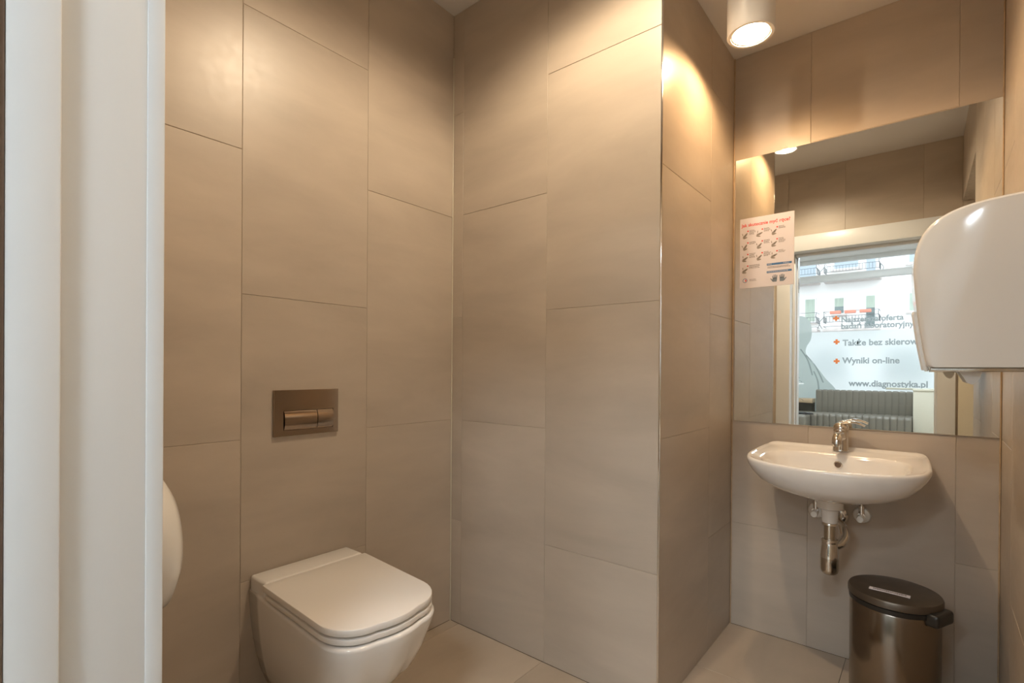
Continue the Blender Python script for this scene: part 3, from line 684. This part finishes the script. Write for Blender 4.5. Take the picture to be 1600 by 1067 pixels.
# ------------------------------------------------------------------ pedal bin
BX, BY, BR = -.078, 2.025, .118
bn = empty('pedal_bin', (BX, BY, 0), 'round brushed steel pedal bin with dark lid, on the floor right of the trap', 'bin')
bm = bmesh.new(); lathe(bm, [(BR+.004, .001), (BR+.005, .004), (BR+.004, .026), (BR, .030)], (BX, BY, 0), n=56); under(from_bm('base_ring', bm, M['black'], smooth=True), bn)
bm = bmesh.new(); lathe(bm, [(BR-.001, .030), (BR, .033), (BR, .372), (BR-.002, .376)], (BX, BY, 0), n=72); under(from_bm('body', bm, M['brushed'], smooth=True), bn)
bm = bmesh.new(); lathe(bm, [(BR-.003, .376), (BR+.002, .378), (BR+.003, .392), (BR-.004, .394)], (BX, BY, 0), n=64); under(from_bm('rim', bm, M['black'], smooth=True), bn)
bm = bmesh.new(); lathe(bm, [(BR+.002, .3945), (BR+.005, .396), (BR+.005, .412), (BR+.002, .417), (BR-.006, .4185), (BR*.80, .4205), (BR*.5, .4220), (BR*.2, .4225), (.004, .4226)], (BX, BY, 0), n=72)
lid = under(from_bm('lid', bm, M['darkmetal'], smooth=True), bn)
bm = bmesh.new()
ang = math.radians(-25); hx, hy = BX+BR*math.cos(ang), BY+BR*math.sin(ang)
t = bmesh.new(); bm_box(t, (-.02, -.046, .360), (.022, .046, .400), .010, 3)
for v in t.verts: v.co = Matrix.Rotation(ang, 3, 'Z') @ v.co + Vector((hx, hy, 0))
merge(bm, t); under(from_bm('hinge', bm, M['black'], smooth=True), bn)
bm = bmesh.new(); bm_box(bm, (BX-.03, BY-BR-.045, .012), (BX+.03, BY-BR+.01, .022), .004, 2); under(from_bm('pedal', bm, M['black'], smooth=True), bn)
# narrow sticker on the lid
stk = bmesh.new(); sc = Vector((BX-.010, BY-.047, .4222)); sr = Matrix.Rotation(math.radians(0), 3, 'Z')
def rotbox(bm, a, b, c, ang_, tilt=0):
    t = bmesh.new(); bm_box(t, a, b)
    for v in t.verts: v.co = Matrix.Rotation(ang_, 3, 'Z') @ (Matrix.Rotation(tilt, 3, 'X') @ v.co) + c
    merge(bm, t)
tilt = math.radians(.6)
rotbox(stk, (-.052, -.0095, -.0008), (.052, .0095, .0010), sc, math.radians(-3), tilt)
sto = under(from_bm('sticker', stk, M['paper'], label='narrow white sticker on the lid'), bn)
stk = bmesh.new(); xx = -.042
while xx < .040:
    ww = rs.uniform(.002, .005); rotbox(stk, (xx, -.0035, .0010), (xx+ww, .0035, .0013), sc, math.radians(-3), tilt); xx += ww+.0014
under(from_bm('sticker_print', stk, M['ink']), bn)

# ------------------------------------------------------------------ toilet and flush plate
TYc = .872
to = empty('toilet', (XA, TYc, 0), 'white wall-hung toilet with closed flat lid under the flush plate', 'toilet')
def plan(hw, xf, xb, r, bow=.012, n=8, skew=0):
    """rounded outline: straight back at xb, rounded front corners radius r reaching xf; counter-clockwise"""
    p = [(xb, -hw)]
    nside = 6
    for k in range(1, nside): p.append((xb+(xf-r-bow-xb)*k/nside, -hw))
    for k in range(n+1):
        a = math.radians(-90+90*k/n); p.append((xf-bow-r+r*math.cos(a), -hw+r+r*math.sin(a)))
    m_ = 6
    for k in range(1, m_):
        t = -1+2*k/m_; p.append((xf-bow+bow*(1-t*t), (hw-r)*t))
    for k in range(n+1):
        a = math.radians(0+90*k/n); p.append((xf-bow-r+r*math.cos(a), hw-r+r*math.sin(a)))
    for k in range(1, nside): p.append((xf-r-bow+(xb-xf+r+bow)*k/nside, hw))
    p.append((xb, hw)); return p
def yy(a, b): q = min(1, max(0, (a-XA-.1)/.5)); return TYc+b*(1-.045*q)-.062*(a-XA-.1)*(a > XA+.1)
def ring(hw, xf, xb, r, zz, bow=.012): return [(a, yy(a, b), zz) for a, b in plan(hw, xf, xb, r, bow)]
XB = XA+.0006
secs = [(.070, -1.50, .05, .075), (.100, -1.43, .06, .082), (.118, -1.36, .07, .105), (.136, -1.26, .09, .150), (.152, -1.175, .10, .205), (.164, -1.115, .11, .265), (.172, -1.080, .11, .325), (.1775, -1.058, .105, .385), (.1790, -1.050, .10, .412), (.1785, -1.050, .10, .418), (.174, -1.055, .098, .4215), (.165, -1.065, .095, .4220)]
bm = bmesh.new(); rr = []
for hw, xf, r_, zz in secs:
    # the part of the body at the wall stays broader than the belly low down
    row = []
    hb_ = min(hw*.945, .168)
    for a, b in plan(hw, xf, XB, r_, .015):
        t = max(0, 1-(a-XB)/.30); k = 1+(hb_/hw-1)*t*t
        row.append((a, yy(a, b*k), zz))
    rr.append(row)
loft(bm, rr); under(from_bm('bowl', bm, M['ceramic'], smooth='all'), to)
# raised block at the wall behind the lid
bm = bmesh.new(); bm_box(bm, (XB, TYc-.166, .405), (-1.527, TYc+.175, .4655), .010, 4); under(from_bm('rear_block', bm, M['ceramic'], smooth=True), to)
def slab(name, hw, xf, xb, r_, z0, z1, e, mat, lab=None):
    bm = bmesh.new(); L_ = []
    L_.append(ring(hw-e*1.5, xf-e*1.5, xb+e, r_-e, z0)); L_.append(ring(hw-e*.3, xf-e*.3, xb, r_, z0+e*.6)); L_.append(ring(hw, xf, xb, r_, z0+e*1.3))
    L_.append(ring(hw, xf, xb, r_, z1-e*1.0)); L_.append(ring(hw-e*.35, xf-e*.35, xb+e*.3, r_, z1-e*.3)); L_.append(ring(hw-e*1.1, xf-e*1.1, xb+e, r_-e, z1))
    loft(bm, L_); return under(from_bm(name, bm, mat, smooth=True, label=lab), to)
slab('seat', .1765, -1.058, -1.500, .105, .4265, .4418, .0022, M['seatplastic'])
slab('lid', .1775, -1.057, -1.520, .108, .4475, .4665, .0022, M['seatplastic'])
under(box('seat_hinge', (-1.51, TYc-.150, .4215), (-1.40, TYc+.140, .4480), M['seatplastic']), to)

fp = empty('flush_plate', (XA, .888, z(-.148)), 'satin chrome dual flush plate on the left wall above the toilet', 'flush plate')
FY0, FY1, FZ0, FZ1 = .774, 1.003, z(-.223), z(-.072)
bm = bmesh.new()
# plate with a rectangular opening
yo0, yo1, zo0, zo1 = .805, .983, z(-.2045), z(-.1395)
fr = [(FY0, yo0, FZ0, FZ1), (yo1, FY1, FZ0, FZ1), (yo0, yo1, FZ0, zo0), (yo0, yo1, zo1, FZ1)]
t0, t1 = XA+.0006, XA+.0105
o_ = [(FY0, FZ0), (FY1, FZ0), (FY1, FZ1), (FY0, FZ1)]; i_ = [(yo0, zo0), (yo1, zo0), (yo1, zo1), (yo0, zo1)]
def rg(pts_, x, d=0):
    cy = sum(p[0] for p in pts_)/4; cz = sum(p[1] for p in pts_)/4
    return [(x, p[0]+(d if p[0] < cy else -d), p[1]+(d if p[1] < cz else -d)) for p in pts_]
loft(bm, [rg(i_, t0), rg(o_, t0), rg(o_, t1-.001), rg(o_, t1, .001), rg(i_, t1), rg(i_, t0)], False, False)
under(from_bm('plate', bm, M['plate'], smooth=True), fp)
under(box('button_recess', (t0, yo0, zo0), (t0+.002, yo1, zo1), M['black']), fp)
def button(y0, y1):
    bm = bmesh.new(); pr = []
    for k in range(9):
        a = -1+2*k/8; pr.append((t0+.0035+.0115*math.sqrt(max(0, 1-(a*.93)**2)), (zo0+zo1)/2+a*(zo1-zo0-.003)/2))
    pr = [(t0+.0025, pr[0][1])]+pr+[(t0+.0025, pr[-1][1])]
    loft(bm, [[(p[0], y0, p[1]) for p in pr], [(p[0], y1, p[1]) for p in pr]]); return under(from_bm('button', bm, M['plate'], smooth=True), fp)
button(yo0+.003, .9215); button(.9240, yo1-.001)

# ------------------------------------------------------------------ towel dispenser on the right wall
td = empty('towel_dispenser', (.18, 1.62, z(.2)), 'large white glossy paper towel dispenser on the right wall beside the mirror', 'dispenser')
prof = [(.182, .012), (.002, .012), (-.004, .016), (-.013, .075), (-.021, .14), (-.0265, .205), (-.0275, .245), (-.023, .283), (-.010, .316), (.012, .341), (.045, .359), (.085, .369), (.13, .374), (.182, .377)]
top = spline([(p[0], 0, p[1]) for p in prof[2:]], 4); prof2 = [prof[0], prof[1]]+[(p.x, p.z) for p in top]
Y0, Y1 = 1.46, 1.79
cx_, cz_ = .182, .19
def drow(y, ins):
    out = []
    for px, pz in prof2:
        dx = px-cx_; k = max(0, 1-ins/.2)
        nx = cx_+dx*k if dx < -.001 else px
        nz = pz-ins*.8*max(0, (pz-.19)/.19) if pz > .19 else pz
        out.append((nx, y, z(nz)))
    return out
bm = bmesh.new()
ys = [(0, .010), (.004, .004), (.012, .0012), (.03, 0), (.165, -.006), (.30, 0), (.318, .0012), (.326, .004), (.33, .010)]
loft(bm, [drow(Y0+a, b) for a, b in ys])
under(from_bm('cover', bm, M['plastic'], smooth=True), td)
# lower front strip standing slightly proud, underside tray and towel guides
bm = bmesh.new()
for_y = [(.055, .004), (.06, 0), (.27, 0), (.275, .004)]
rows = []
for a, b in for_y: rows.append([(x_-b*0+b, Y0+a, z(zz)) for x_, zz in ((-.002, .006), (-.012, .006), (-.022, .065), (-.031, .135), (-.0295, .142), (-.018, .140))])
loft(bm, rows); under(from_bm('front_strip', bm, M['plastic'], smooth=True), td)
under(box('tray', (.004, Y0+.02, z(.003)), (.178, Y1-.02, z(.0118)), M['satin'], bev=.002), td)
for yy in (Y0+.05, Y0+.235):
    bm = bmesh.new(); pr = [(.055, .003), (.092, .003), (.089, -.010), (.084, -.020), (.076, -.026), (.068, -.022), (.062, -.010)]
    loft(bm, [[(a, yy, z(b)) for a, b in pr], [(a, yy+.012, z(b)) for a, b in pr]]); under(from_bm('towel_guide', bm, M['plastic'], smooth=True), td)

# ------------------------------------------------------------------ toilet roll dispenser on the doorway wall
RX, RZ_, RR = -1.20, z(-.345), .152
rd = empty('roll_dispenser', (RX, YW, RZ_), 'round white jumbo toilet roll dispenser half hidden behind the door frame', 'dispenser')
bm = bmesh.new(); lathe(bm, [(RR-.004, .0006), (RR, .004), (RR, .030), (RR-.003, .033)], (RX, YW, RZ_), 'Y', 64); under(from_bm('back_plate', bm, M['plastic'], smooth=True), rd)
bm = bmesh.new(); lathe(bm, [(RR-.004, .0335), (RR-.002, .040), (RR-.006, .085), (RR-.018, .112), (RR-.045, .128), (RR-.085, .136), (.01, .139)], (RX, YW, RZ_), 'Y', 64); under(from_bm('cover', bm, M['plastic'], smooth=True), rd)
under(box('paper_outlet', (RX-.05, YW+.012, RZ_-RR-.012), (RX+.05, YW+.10, RZ_-RR+.012), M['plastic'], bev=.004), rd)
